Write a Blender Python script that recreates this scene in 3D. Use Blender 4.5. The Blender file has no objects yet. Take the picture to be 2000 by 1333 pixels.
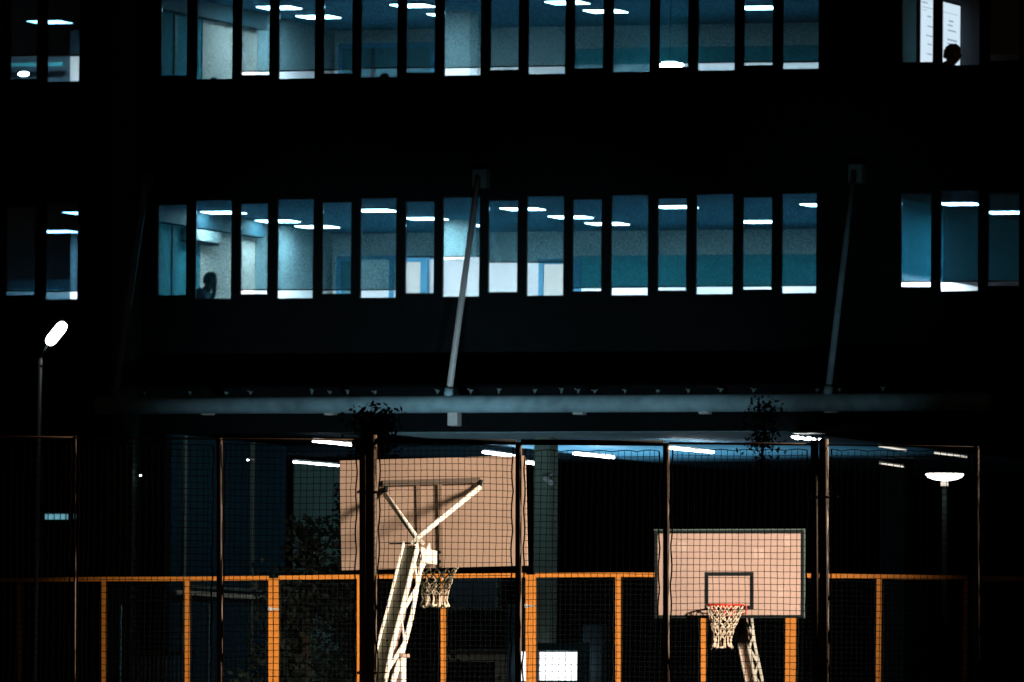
import bpy, math, random
from mathutils import Vector, Matrix
random.seed(7)
R = math.radians
scene = bpy.context.scene

# ------------------------------------------------------------------ camera
FPX = 20800.0                       # focal length in pixels of the 2000 px wide photograph
CAM_H = 0.53
PITCH = math.atan((1593 - 666.5) / FPX)
ROLL = 0.009
cF = Vector((0, math.cos(PITCH), math.sin(PITCH)))
r0 = Vector((1, 0, 0)); u0 = Vector((0, -math.sin(PITCH), math.cos(PITCH)))
cR = r0 * math.cos(ROLL) + u0 * math.sin(ROLL)
cU = u0 * math.cos(ROLL) - r0 * math.sin(ROLL)
CAM = Vector((0, 0, CAM_H))
cd = bpy.data.cameras.new('camera')
cam = bpy.data.objects.new('camera', cd); scene.collection.objects.link(cam)
cd.sensor_width = 36.0; cd.lens = FPX / 2000 * 36.0
cd.clip_start = 1.0; cd.clip_end = 2000.0
cd.dof.use_dof = True; cd.dof.focus_distance = 104.0; cd.dof.aperture_fstop = 13.0
m = Matrix((cR, cU, -cF)).transposed().to_4x4(); m.translation = CAM
cam.matrix_world = m
scene.camera = cam

# ------------------------------------------------------------------ world, moonless night sky, exposure
w = bpy.data.worlds.new('World'); scene.world = w; w.use_nodes = True
nt = w.node_tree; bg = nt.nodes['Background']
sky = nt.nodes.new('ShaderNodeTexSky'); sky.sky_type = 'NISHITA'; sky.sun_disc = False
sky.sun_elevation = R(2); sky.sun_rotation = R(200)
nt.links.new(sky.outputs[0], bg.inputs[0]); bg.inputs[1].default_value = 0.0022
scene.view_settings.view_transform = 'Standard'; scene.view_settings.look = 'None'
scene.view_settings.gamma = 1; scene.view_settings.use_curve_mapping = False
scene.view_settings.exposure = 0
cy = scene.cycles
cy.use_denoising = True; cy.max_bounces = 8; cy.diffuse_bounces = 4; cy.transparent_max_bounces = 16
cy.glossy_bounces = 3; cy.sample_clamp_indirect = 4; cy.caustics_reflective = False; cy.caustics_refractive = False

# ------------------------------------------------------------------ geometry helpers
def ray(px, py):
    return (cF + cR * ((px - 1000) / FPX) - cU * ((py - 666.5) / FPX))
class Frame:
    """upright local frame: u right, w away, z up"""
    def __init__(s, o, yaw):
        s.o = Vector(o); s.u = Vector((math.cos(yaw), -math.sin(yaw), 0)); s.n = Vector((math.sin(yaw), math.cos(yaw), 0))
    def P(s, u, w, z): return s.o + s.u * u + s.n * w + Vector((0, 0, z))
    def at(s, px, py, w):                       # where the sight line meets the upright plane at depth w
        d = ray(px, py); t = (w - (CAM - s.o).dot(s.n)) / d.dot(s.n); p = CAM + d * t - s.o
        return p.dot(s.u), p.z
    def atz(s, px, py, z):                      # where it meets the level plane at height z
        d = ray(px, py); t = (z - CAM.z) / d.z; p = CAM + d * t - s.o
        return p.dot(s.u), p.dot(s.n)
    def atu(s, px, py, u):
        d = ray(px, py); t = (u - (CAM - s.o).dot(s.u)) / d.dot(s.u); p = CAM + d * t - s.o
        return p.dot(s.n), p.z
    def rect(s, x0, x1, y0, y1, w):             # photo rectangle -> u0,u1,z0,z1 at depth w
        xm, ym = (x0 + x1) / 2, (y0 + y1) / 2
        return s.at(x0, ym, w)[0], s.at(x1, ym, w)[0], s.at(xm, y1, w)[1], s.at(xm, y0, w)[1]
BF = Frame((0, 200, 0), R(19))                  # the office building
CF = Frame((0, 0, 0), 0)                        # camera axes
col = scene.collection

class MB:
    def __init__(s): s.v = []; s.f = []
    def box(s, fr, u0, u1, w0, w1, z0, z1):
        b = len(s.v)
        for z in (z0, z1):
            for (u, w) in ((u0, w0), (u1, w0), (u1, w1), (u0, w1)): s.v.append(fr.P(u, w, z))
        for q in ((3, 2, 1, 0), (4, 5, 6, 7), (0, 1, 5, 4), (1, 2, 6, 5), (2, 3, 7, 6), (3, 0, 4, 7)):
            s.f.append([b + i for i in q])
        return s
    def prism(s, fr, pts, u0, u1):              # pts in (w,z), extruded along u
        b = len(s.v); n = len(pts)
        for u in (u0, u1):
            for (w, z) in pts: s.v.append(fr.P(u, w, z))
        s.f.append([b + i for i in range(n)]); s.f.append([b + n + i for i in reversed(range(n))])
        for i in range(n): j = (i + 1) % n; s.f.append([b + j, b + i, b + n + i, b + n + j])
        return s
    def tube(s, pts, r, n=8, cap=True, rs=None):
        pts = [Vector(p) for p in pts]; b = len(s.v); prev = None
        for i, p in enumerate(pts):
            t = (pts[min(i + 1, len(pts) - 1)] - pts[max(i - 1, 0)]).normalized()
            if prev is None:
                a = Vector((0, 0, 1)) if abs(t.z) < .9 else Vector((1, 0, 0))
                e1 = t.cross(a).normalized()
            else: e1 = (prev - t * prev.dot(t)).normalized()
            prev = e1; e2 = t.cross(e1); rr = rs[i] if rs else r
            for k in range(n):
                a = 2 * math.pi * k / n; s.v.append(p + (e1 * math.cos(a) + e2 * math.sin(a)) * rr)
        for i in range(len(pts) - 1):
            for k in range(n):
                k2 = (k + 1) % n
                s.f.append([b + i * n + k, b + i * n + k2, b + (i + 1) * n + k2, b + (i + 1) * n + k])
        if cap:
            s.f.append([b + k for k in reversed(range(n))]); e = b + (len(pts) - 1) * n
            s.f.append([e + k for k in range(n)])
        return s
    def loop(s, pts, r, n=6):                   # closed tube
        pts = [Vector(p) for p in pts]; b = len(s.v); N = len(pts)
        c = sum(pts, Vector()) / N
        nrm = (pts[0] - c).cross(pts[N // 4] - c).normalized()
        for i, p in enumerate(pts):
            t = (pts[(i + 1) % N] - pts[i - 1]).normalized(); e1 = t.cross(nrm).normalized()
            for k in range(n):
                a = 2 * math.pi * k / n; s.v.append(p + (e1 * math.cos(a) + nrm * math.sin(a)) * r)
        for i in range(N):
            j = (i + 1) % N
            for k in range(n):
                k2 = (k + 1) % n; s.f.append([b + i * n + k, b + i * n + k2, b + j * n + k2, b + j * n + k])
        return s
    def bar(s, a, b_, wd, th, up=Vector((0, 0, 1))):
        a = Vector(a); b_ = Vector(b_); t = (b_ - a).normalized(); x = t.cross(up).normalized(); y = x.cross(t).normalized(); b = len(s.v)
        for p in (a, b_):
            for (i, j) in ((-1, -1), (1, -1), (1, 1), (-1, 1)): s.v.append(p + x * (i * wd / 2) + y * (j * th / 2))
        for q in ((3, 2, 1, 0), (4, 5, 6, 7), (0, 1, 5, 4), (1, 2, 6, 5), (2, 3, 7, 6), (3, 0, 4, 7)):
            s.f.append([b + i for i in q])
        return s
    def ball(s, c, rx, ry, rz, nu=12, nv=8, fn=None):
        b = len(s.v); c = Vector(c)
        for j in range(nv + 1):
            th = math.pi * j / nv
            for i in range(nu):
                ph = 2 * math.pi * i / nu
                d = Vector((math.sin(th) * math.cos(ph), math.sin(th) * math.sin(ph), math.cos(th)))
                if fn: d = fn(d)
                s.v.append(c + Vector((d.x * rx, d.y * ry, d.z * rz)))
        for j in range(nv):
            for i in range(nu):
                i2 = (i + 1) % nu; s.f.append([b + j * nu + i, b + (j + 1) * nu + i, b + (j + 1) * nu + i2, b + j * nu + i2])
        return s
    def build(s, name, mat, parent=None, smooth=False, origin=None):
        me = bpy.data.meshes.new(name)
        if parent is not None: o0 = Vector(parent['_o'])
        elif origin is not None: o0 = Vector(origin)
        else:
            xs = [v.x for v in s.v]; ys = [v.y for v in s.v]
            o0 = Vector(((min(xs) + max(xs)) / 2, (min(ys) + max(ys)) / 2, min(v.z for v in s.v)))
        me.from_pydata([tuple(v - o0) for v in s.v], [], s.f); me.validate(); me.update()
        me.materials.append(mat)
        if smooth:
            me.polygons.foreach_set('use_smooth', [True] * len(me.polygons))
        ob = bpy.data.objects.new(name, me); col.objects.link(ob); ob['_o'] = tuple(o0)
        if parent is not None: ob.parent = parent
        else: ob.location = o0
        return ob
def add(parent, ob):
    return ob
def empty(name, loc):
    o = bpy.data.objects.new(name, None); o.location = loc; o['_o'] = tuple(loc); o.empty_display_size = .2; col.objects.link(o); return o
def tag(o, label=None, cat=None, group=None, kind=None):
    for k, v in (('label', label), ('category', cat), ('group', group), ('kind', kind)):
        if v: o[k] = v
    return o

# ------------------------------------------------------------------ materials
def mat(name, c, rough=.6, metal=0, var=.12, scale=8, bump=.0, spec=.5, dist=.004):
    m = bpy.data.materials.new(name); m.use_nodes = True; t = m.node_tree; b = t.nodes['Principled BSDF']
    tc = t.nodes.new('ShaderNodeTexCoord'); n = t.nodes.new('ShaderNodeTexNoise'); n.inputs['Scale'].default_value = scale
    n.inputs['Detail'].default_value = 5
    t.links.new(tc.outputs['Object'], n.inputs['Vector'])
    mx = t.nodes.new('ShaderNodeMix'); mx.data_type = 'RGBA'
    mx.inputs[6].default_value = tuple(x * (1 - var) for x in c) + (1,); mx.inputs[7].default_value = tuple(min(1, x * (1 + var)) for x in c) + (1,)
    t.links.new(n.outputs['Fac'], mx.inputs[0]); t.links.new(mx.outputs[2], b.inputs['Base Color'])
    b.inputs['Roughness'].default_value = rough; b.inputs['Metallic'].default_value = metal
    b.inputs['Specular IOR Level'].default_value = spec
    if bump:
        bp = t.nodes.new('ShaderNodeBump'); bp.inputs['Strength'].default_value = bump; bp.inputs['Distance'].default_value = dist
        t.links.new(n.outputs['Fac'], bp.inputs['Height']); t.links.new(bp.outputs[0], b.inputs['Normal'])
    return m
def emit(name, c, s):
    m = bpy.data.materials.new(name); m.use_nodes = True; t = m.node_tree; t.nodes.clear()
    e = t.nodes.new('ShaderNodeEmission'); o = t.nodes.new('ShaderNodeOutputMaterial')
    e.inputs[0].default_value = (*c, 1); e.inputs[1].default_value = s; t.links.new(e.outputs[0], o.inputs[0]); return m
def glassmat(name, tint=(.9, .95, .97)):
    m = bpy.data.materials.new(name); m.use_nodes = True; t = m.node_tree; t.nodes.clear()
    o = t.nodes.new('ShaderNodeOutputMaterial'); tr = t.nodes.new('ShaderNodeBsdfTransparent'); g = t.nodes.new('ShaderNodeBsdfGlossy')
    mx = t.nodes.new('ShaderNodeMixShader'); fr = t.nodes.new('ShaderNodeFresnel'); fr.inputs[0].default_value = 1.45
    tr.inputs[0].default_value = (*tint, 1); g.inputs['Roughness'].default_value = .03
    t.links.new(fr.outputs[0], mx.inputs[0]); t.links.new(tr.outputs[0], mx.inputs[1]); t.links.new(g.outputs[0], mx.inputs[2])
    t.links.new(mx.outputs[0], o.inputs[0]); return m
def blindmat(name, c0, c1, trans=.04):
    """open-weave roller fabric: partly see-through, faintly translucent, uneven weave"""
    m = bpy.data.materials.new(name); m.use_nodes = True; t = m.node_tree; t.nodes.clear()
    o = t.nodes.new('ShaderNodeOutputMaterial'); tr = t.nodes.new('ShaderNodeBsdfTransparent'); tl = t.nodes.new('ShaderNodeBsdfTranslucent')
    tc = t.nodes.new('ShaderNodeTexCoord'); n = t.nodes.new('ShaderNodeTexNoise'); n.inputs['Scale'].default_value = 38; n.inputs['Detail'].default_value = 2
    t.links.new(tc.outputs['Object'], n.inputs['Vector'])
    cr = t.nodes.new('ShaderNodeMapRange'); cr.inputs[1].default_value = .3; cr.inputs[2].default_value = .7
    t.links.new(n.outputs['Fac'], cr.inputs[0])
    mx = t.nodes.new('ShaderNodeMix'); mx.data_type = 'RGBA'; mx.inputs[6].default_value = (*c0, 1); mx.inputs[7].default_value = (*c1, 1)
    t.links.new(cr.outputs[0], mx.inputs[0]); t.links.new(mx.outputs[2], tr.inputs[0])
    tl.inputs[0].default_value = (.02, .30, .42, 1)
    ms = t.nodes.new('ShaderNodeMixShader'); ms.inputs[0].default_value = trans
    t.links.new(tr.outputs[0], ms.inputs[1]); t.links.new(tl.outputs[0], ms.inputs[2]); t.links.new(ms.outputs[0], o.inputs[0]); return m

M = {}
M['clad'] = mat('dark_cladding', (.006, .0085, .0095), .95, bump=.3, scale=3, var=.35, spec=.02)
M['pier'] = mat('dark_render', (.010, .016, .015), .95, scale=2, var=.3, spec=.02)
M['frame'] = mat('black_aluminium', (.012, .014, .016), .5, spec=.3)
M['glass'] = glassmat('window_glass')
M['canopyglass'] = glassmat('canopy_glass', (.75, .85, .87))
M['blind'] = blindmat('screen_blind', (.055, .118, .132), (.16, .275, .29), .04)
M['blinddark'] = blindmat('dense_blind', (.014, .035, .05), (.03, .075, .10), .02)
M['wall'] = mat('office_wall', (.66, .68, .68), .9, scale=1.2, var=.06)
M['wallbeige'] = mat('lit_beige_wall', (.84, .60, .52), .9, scale=1.2, var=.06)  # warm tone for brightly lit wall, brightness put into the colour
M['wallteal'] = mat('dim_blue_wall', (.035, .26, .31), .9, scale=1.2, var=.1)  # teal tone for dimmer stretches, low light put into the colour
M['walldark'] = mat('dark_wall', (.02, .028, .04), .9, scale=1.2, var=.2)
M['ceil'] = mat('ceiling_tiles', (.05, .22, .34), .95, scale=1.5, var=.15)  # navy tone for the dim ceiling, low light put into the colour
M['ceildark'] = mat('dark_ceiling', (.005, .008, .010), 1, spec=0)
M['wallwhite'] = mat('white_partition', (.85, .84, .84), .9, scale=1.2, var=.04)
M['wallgrey'] = mat('grey_partition', (.40, .44, .45), .9, scale=1.2, var=.06)
M['floor'] = mat('office_floor', (.20, .24, .26), .6)
M['cab'] = mat('teal_cabinet', (.02, .12, .15), .6, scale=3, var=.2)
M['cablight'] = mat('cream_door', (.52, .50, .46), .6, scale=3)
M['panel'] = emit('light_panel', (.78, .92, 1.0), 110)
M['panelb'] = emit('bright_light_panel', (.82, .93, 1.0), 330)
M['linear'] = emit('linear_tube', (.97, .97, 1.0), 30)
M['lineardim'] = emit('dim_linear_tube', (1.0, .93, .80), 1.3)
M['pipe'] = mat('galvanised_pipe', (.26, .44, .50), .75, scale=3.5, var=.6, bump=.15)
M['galv'] = mat('pale_steel', (.55, .57, .56), .5, scale=6, var=.2)
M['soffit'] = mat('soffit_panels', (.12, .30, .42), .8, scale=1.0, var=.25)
M['bluedark'] = mat('dark_blue_surface', (.03, .08, .11), .7)
M['concrete'] = mat('concrete', (.11, .16, .125), .9, scale=4, var=.25, bump=.4)
M['stone'] = mat('cream_stone', (.52, .48, .36), .85, scale=5, var=.2, bump=.3)
M['darkpost'] = mat('dark_brown_paint', (.10, .050, .022), .6, scale=12, var=.5, bump=.4, spec=.25)
M['orange'] = mat('orange_paint', (.76, .265, .03), .6, scale=14, var=.30, bump=.3)
M['board'] = mat('weathered_backboard', (.37, .262, .232), .85, scale=1.7, var=.22, bump=.3)
M['boardback'] = mat('plywood_back', (.46, .32, .255), .9, scale=2.2, var=.2, bump=.3)
M['black'] = mat('black_paint', (.008, .013, .015), .7, spec=.08)
M['shadedpaint'] = mat('shaded_arm_paint', (.13, .13, .10), .7, scale=5, var=.12, bump=.2)  # arm's shaded back face, the shade put into the colour
M['white'] = mat('white_paint', (.92, .90, .83), .5, scale=15, var=.08, bump=.1)
M['red'] = mat('red_rim_paint', (.62, .035, .02), .35)
M['cord'] = mat('net_cord', (.74, .62, .50), .9, scale=60, var=.15)
M['netdark'] = mat('black_netting', (.003, .003, .003), 1, var=.1, spec=0)
M['netfar'] = mat('green_black_netting', (.020, .028, .034), 1, var=.1, spec=0)
M['leaf'] = mat('dark_leaves', (.009, .022, .017), .7, scale=2, var=.5)
M['bark'] = mat('bark', (.035, .028, .02), .9, bump=.6, scale=20)
M['asph'] = mat('asphalt', (.045, .045, .05), .9, scale=30, bump=.4)
M['court'] = mat('court_paint', (.05, .10, .08), .8, scale=12, bump=.2)
M['line'] = mat('white_line_paint', (.7, .7, .68), .7)
M['pave'] = mat('paving', (.12, .12, .12), .85, scale=6, bump=.3)
M['skin'] = mat('skin', (.36, .22, .16), .55)
M['hair'] = mat('black_hair', (.006, .008, .012), .7, scale=40, var=.5, bump=.5)
M['shirt'] = mat('blue_grey_shirt', (.12, .24, .28), .9, scale=20, var=.2)
M['shirtdark'] = mat('navy_jacket', (.010, .016, .03), .9)
M['acwhite'] = mat('ac_plastic', (.66, .62, .58), .5)

# ------------------------------------------------------------------ setting: ground, court
o = MB().box(CF, -400, 400, -60, 900, -.3, 0).build('ground', M['asph']); tag(o, 'dark asphalt ground', None, kind='structure')
GF = Frame((.9, 115, 0), R(8.5))
o = MB().box(GF, -9, 9, -27, 21, .0, .004).build('court_surface', M['court']); tag(o, 'dark green court', kind='structure')
b = MB()
for (a0, a1, c0, c1) in ((-7.5, 7.5, -14.05, -14), (-7.5, 7.5, 14, 14.05), (-7.55, -7.5, -14, 14), (7.5, 7.55, -14, 14), (-7.5, 7.5, -.025, .025)):
    b.box(GF, a0, a1, c0, c1, .004, .008)
o = b.build('court_lines', M['line']); tag(o, 'white court lines', kind='structure')
o = MB().box(BF, -30, 30, -22, 0, 0, .12).build('pavement', M['pave']); tag(o, 'paved forecourt', kind='structure')

# ------------------------------------------------------------------ office building
bld = empty('office_building', BF.P(0, 0, 0))
tag(bld, 'dark office building with two rows of lit blue windows above a pipe-edged canopy', 'building')
zs = BF.at(1000, 844, 0)[1]                    # soffit height
z_top = 21.0
UL, UR = -22.0, 20.0
mid = [(307,365,399,579),(380,453,390,586),(468,524,396,577),(540,613,388,585),(628,687,394,576),(702,775,386,584),(790,849,392,575),(863,938,384,582),
       (952,1012,390,573),(1027,1102,382,580),(1117,1176,388,571),(1192,1267,380,579),(1283,1342,386,570),(1358,1433,378,577),(1449,1509,384,568),(1525,1596,376,575)]
midb = [999,999,565,565,565,565,501,500,511,511,561,560,559,558,558,557]
upb_ = [150,157,149,156,146,153,144,150,139,147,136,143,133,140,130,137]
upx = [(313,367),(383,456),(470,528),(543,617),(631,690),(704,778),(792,851),(866,941),(956,1015),(1030,1106),(1120,1180),(1196,1271),(1286,1346),(1361,1437),(1451,1511),(1527,1601)]
upbl = [999,999,138,137,135,132,131,131,129,128,999,999,122,121,120,120]
lw_mid = [(-62,-6,404,581,568),(10,70,402,579,567),(87,153,396,587,568)]
lw_up = [(-60,2,-40,165,130),(18,74,-36,157,108),(90,157,-44,162,108)]
rw_mid = [(1758,1820,377,563,549),(1835,1912,371,571,549),(1928,1992,375,561,548),(2006,2080,369,569,548)]
rw_up = [(1760,1824,-60,124,999),(1838,1915,-68,130,999),(1931,1993,-60,121,103),(2008,2084,-66,128,104)]
wins_mid = [(a, b_, c, d, e) for (a, b_, c, d), e in zip(mid, midb)] + lw_mid + rw_mid
wins_up = [(x[0], x[1], (-44 if i % 2 == 0 else -54) - i * 1.2, yb, e) for i, (x, yb, e) in enumerate(zip(upx, upb_, upbl))] + lw_up + rw_up
TH = .12                                        # facade thickness
def band(wins):                                 # fills one storey's window band with wall round every opening
    rs = [BF.rect(a, b_, c, d, 0) for (a, b_, c, d, e) in wins]; rs.sort()
    z0 = min(r[2] for r in rs) - .05; z1 = max(r[3] for r in rs) + .05
    return rs, z0, z1
rm, zm0, zm1 = band(wins_mid); ru, zu0, zu1 = band(wins_up)
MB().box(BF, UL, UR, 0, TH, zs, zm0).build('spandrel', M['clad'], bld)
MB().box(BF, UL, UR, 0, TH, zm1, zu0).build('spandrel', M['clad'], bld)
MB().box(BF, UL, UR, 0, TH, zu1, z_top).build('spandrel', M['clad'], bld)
for rs, z0, z1 in ((rm, zm0, zm1), (ru, zu0, zu1)):
    us = [UL] + sum([[r[0], r[1]] for r in rs], []) + [UR]
    for i in range(0, len(us), 2):
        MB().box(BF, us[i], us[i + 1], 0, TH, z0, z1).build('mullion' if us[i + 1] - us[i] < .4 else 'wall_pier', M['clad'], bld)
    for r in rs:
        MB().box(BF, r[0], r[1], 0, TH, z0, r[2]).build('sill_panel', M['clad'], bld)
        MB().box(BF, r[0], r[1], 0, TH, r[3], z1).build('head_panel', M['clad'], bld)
# windows: frame > pane, blind
for wins in (wins_mid, wins_up):
    for (a, b_, c, d, e) in wins:
        x0, x1, z0, z1 = BF.rect(a, b_, c, d, 0); t = .022
        f = MB().box(BF, x0 + .002, x0 + t, .01, .06, z0 + .002, z1 - .002).box(BF, x1 - t, x1 - .002, .01, .06, z0 + .002, z1 - .002)
        f.box(BF, x0 + t, x1 - t, .01, .06, z0 + .002, z0 + t).box(BF, x0 + t, x1 - t, .01, .06, z1 - t, z1 - .002)
        wf = f.build('window', M['frame'], bld)
        MB().box(BF, x0 + t, x1 - t, .03, .038, z0 + t, z1 - t).build('pane', M['glass'], wf)
        zb = z0 + .01 if e == 999 else BF.at((a + b_) / 2, e, .09)[1]
        if a in (1760, 1838) and e == 999: continue
        bb = MB(); i0 = len(bb.v)
        for (u, z) in ((x0 + .004, zb), (x1 - .004, zb), (x1 - .004, z1), (x0 + .004, z1)): bb.v.append(BF.P(u, .09, z))
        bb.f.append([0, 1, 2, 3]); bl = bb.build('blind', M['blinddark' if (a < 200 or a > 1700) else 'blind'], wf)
        if e != 999:
            MB().box(BF, x0 + .004, x1 - .004, .08, .10, zb - .028, zb - .001).build('bottom_bar', M['frame'], wf)
# projecting pier left of the main window run
for (a, b_) in ((216, 262),):
    x0 = BF.at(a, 600, -.35)[0]; x1 = BF.at(b_, 600, -.35)[0]
    MB().box(BF, x0, x1, -.35, -.002, 0, z_top).build('facade_pier', mat('pier_render', (.05, .09, .08), .95, scale=2, var=.3, spec=0), bld)

# storeys: floor and ceiling slabs, walls
zc_m = BF.at(1000, 372, 0)[1]; zc_u = zc_m + 4.13
DEP = 13.5
def X(px, py, w=0): return BF.at(px, py, w)[0]
uA = X(176, 480); uB = X(1608, 480); uL1 = X(166, 480); uR1 = X(1660, 480)
for zc, k in ((zc_m, 'm'), (zc_u, 'u')):
    z0 = zc - 3.25
    MB().box(BF, UL, UR, TH + .002, DEP + .3, zc + .0, zc + .35).build('ceiling', M['ceil'], bld)
    MB().box(BF, UL, UR, TH + .002, DEP + .3, z0 - .3, z0).build('floor', M['floor'], bld)
    MB().box(BF, UL, UR, DEP, DEP + .25, z0 + .001, zc - .001).build('rear_wall', M['wall'], bld)
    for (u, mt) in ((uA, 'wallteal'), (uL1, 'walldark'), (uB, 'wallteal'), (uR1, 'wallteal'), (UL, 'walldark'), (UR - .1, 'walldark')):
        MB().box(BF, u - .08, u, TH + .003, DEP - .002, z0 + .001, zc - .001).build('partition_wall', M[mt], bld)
    # linings whose dark colour stands in for the side rooms' dim light
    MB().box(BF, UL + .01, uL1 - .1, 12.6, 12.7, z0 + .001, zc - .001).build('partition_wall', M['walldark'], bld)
    MB().box(BF, UL + .01, uL1 - .1, TH + .01, 12.6, zc - .04, zc - .002).build('dim_room_lining', M['ceildark'], bld)
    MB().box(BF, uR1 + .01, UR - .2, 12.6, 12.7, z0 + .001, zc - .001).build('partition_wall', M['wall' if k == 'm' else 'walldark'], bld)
    MB().box(BF, uR1 + .01, UR - .2, TH + .01, 12.6, zc - .04, zc - .002).build('dim_room_lining', M['ceildark'], bld)
    yy = 575 if k == 'm' else 135
    a0, a1 = X(137, yy, 11.4), X(180, yy, 11.4)
    MB().box(BF, a0, a1, 11.4, 11.7, z0 + .001, BF.at(150, 455 if k == 'm' else 60, 11.4)[1]).build('lit_wall_end', M['wall'], bld)
    a0, a1 = X(-60, yy, 11), X(122, yy, 11)
    MB().box(BF, a0, a1, 11, 11.1, BF.at(60, yy - 5, 11)[1], BF.at(60, yy - 12, 11)[1]).build('shelf', M['wallteal'], bld)
    MB().box(BF, a0, a1, 11.5, 11.55, z0, BF.at(60, yy - 30, 11)[1]).build('low_partition', M['bluedark'], bld)
    # duct box along the left wall of the hall
    MB().box(BF, uA + .002, uA + .22, 1.2, 9.0, zc - .33, zc - .003).build('bulkhead', M['bluedark'], bld)
    MB().box(BF, uA + .001, uA + .02, 5.9, 9.0, z0, zc - .335).build('wall_panel', M['wallbeige'], bld)
    MB().box(BF, uA + .001, uA + .02, 9.02, DEP - .01, z0, zc - .005).build('wall_panel', M['wallgrey'], bld)
    MB().box(BF, uA + .001, uA + .03, 4.35, 4.5, z0, zc - .335).build('wall_batten', M['cab'], bld)
    # short return wall and columns
    for (px0, px1, py, w, mt) in ((470, 505, 480, 9.2, 'wall'), (866, 914, 480, 9.0, 'wall')):
        a0, a1 = X(px0, py, w), X(px1, py, w)
        MB().box(BF, a0, a1, w, w + .5, z0 + .001, zc - .002).build('column', M[mt], bld)
    # long dark cabinets low against the rear wall, right half
    dy = 0 if k == 'm' else -432
    zt = BF.at(1300, 499 if k == 'm' else 93, DEP - .6)[1]
    MB().box(BF, X(1110, 500, DEP - .6), uB - .12, DEP - .6, DEP - .01, z0 + .6, zt).build('cupboard_row', M['wallteal'], bld)
    MB().box(BF, X(1110, 500, DEP - .6), uB - .12, DEP - .64, DEP - .6, zt - .16, zt - .12).build('shelf', M['wallteal'], bld)
    MB().box(BF, X(1112, 500, 11.5), uB - .12, 11.5, 11.56, z0, BF.at(1350, 561 if k == 'm' else 124, 11.5)[1]).build('low_partition', M['wallgrey'], bld)
    # pale strip added low on this side wall to brighten the gap under the blinds
    wd_, zd_ = BF.atu(1840, 548 if k == 'm' else 600, uR1 + .03)
    MB().box(BF, uR1 + .001, uR1 + .04, 6.05, 12.55, max(z0, zd_ + .001) if k == 'm' else z0, zc - .06).build('wall_panel', M['walldark'], bld)  # dark sheet over the deeper end of the wall, shade painted in
    if k == 'm': MB().box(BF, uR1 + .001, uR1 + .03, TH + .02, 12.5, z0, zd_).build('pale_wall_strip', M['wallwhite'], bld)
    # wardrobe-like door set with posts
    ya = 500 if k == 'm' else 84
    zt2 = BF.at(750, ya, DEP - .5)[1]
    a0, a1 = X(657, 520, DEP - .5), X(845, 520, DEP - .5)
    dset = MB().box(BF, a0, a1, DEP - .4, DEP - .01, z0 + .001, zt2).build('door_set', M['cab'], bld)
    fr = MB().box(BF, a0, a0 + .09, DEP - .5, DEP - .4, z0 + .001, zt2).box(BF, a1 - .09, a1, DEP - .5, DEP - .4, z0, zt2)
    fr.box(BF, a0 + .09, a1 - .09, DEP - .5, DEP - .4, zt2 - .1, zt2).build('door_frame', M['ceil'], dset)
    for q in (.33, .62):
        uu = a0 + (a1 - a0) * q; MB().box(BF, uu, uu + .07, DEP - .45, DEP - .4, z0, zt2 - .1).build('stile', M['walldark'], dset)
# cream door leaves seen below the raised blinds on the middle floor
zc = zc_m; z0 = zc - 3.25
for (px0, px1, ytop, w, mt) in ((770, 822, 512, 7.6, 'cablight'), (1062, 1120, 516, 7.6, 'cablight')):
    a0, a1 = X(px0, 540, w), X(px1, 540, w); zt = BF.at((px0 + px1) / 2, ytop, w)[1]
    d = MB().box(BF, a0, a1, w, w + .08, z0 + .001, zt).build('door', M[mt], bld)
    MB().box(BF, a0 - .10, a0 - .002, w - .03, w + .1, z0 + .001, zt + .10).box(BF, a1 + .002, a1 + .13, w - .03, w + .1, z0 + .001, zt + .10).box(
        BF, a0 - .002, a1 + .002, w - .03, w + .1, zt + .002, zt + .10).build('door_frame', M['ceil'], d)
MB().box(BF, X(700, 540, 7.75), X(1108, 540, 7.75), 7.75, 7.85, z0 + .001, BF.at(900, 506, 7.75)[1]).build('low_partition', M['wall'], bld)

# side room, middle floor right wing: pale panel on the side wall
# ceiling light panels, one thing each
def ceil_light(px, py, zc, label, sc=1.0, pm='panel', group='square ceiling lights in the office rooms', dark=False):
    u, w = BF.atz(px, py, zc)
    t = empty('ceiling_light', BF.P(u, w, zc - .05)); tag(t, label, 'ceiling light', group)
    h = .35 * sc; zz = zc - .05 if dark else zc
    MB().box(BF, u - h - .03, u + h + .03, w - h - .03, w + h + .03, zz - .035, zz - .003).build('housing', M['galv'], t)
    MB().box(BF, u - h, u + h, w - h, w + h, zz - .045, zz - .036).build('diffuser', M[pm], t)
    return t
wm = {0: 'leftmost', 1: 'second', 2: 'third'}
mid_l = [(437,412,'nearest light over the man in the middle-floor hall, left end'),(543,429,'light behind the third and fourth middle-floor windows'),(620,440,'deeper light behind the fourth and fifth middle-floor windows'),
 (733,408,'near light behind the sixth middle-floor window'),(832,424,'light hidden mostly behind the mullion between seventh and eighth middle-floor windows'),(903,437,'deep light crossed by the central tie rod'),
 (1021,405,'near light behind the mullion right of the central tie rod'),(1115,421,'light spanning the tenth and eleventh middle-floor windows'),(1186,434,'deep light at the eleventh and twelfth middle-floor windows'),
 (1320,401,'near light at the top of the thirteenth middle-floor window'),(1402,417,None),(1480,430,'deep light in the fifteenth middle-floor window'),(1607,397,'near light cut by the right edge of the middle window row')]
for (x, y, l) in mid_l:
    if l: ceil_light(x, y, zc_m, l)
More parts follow.
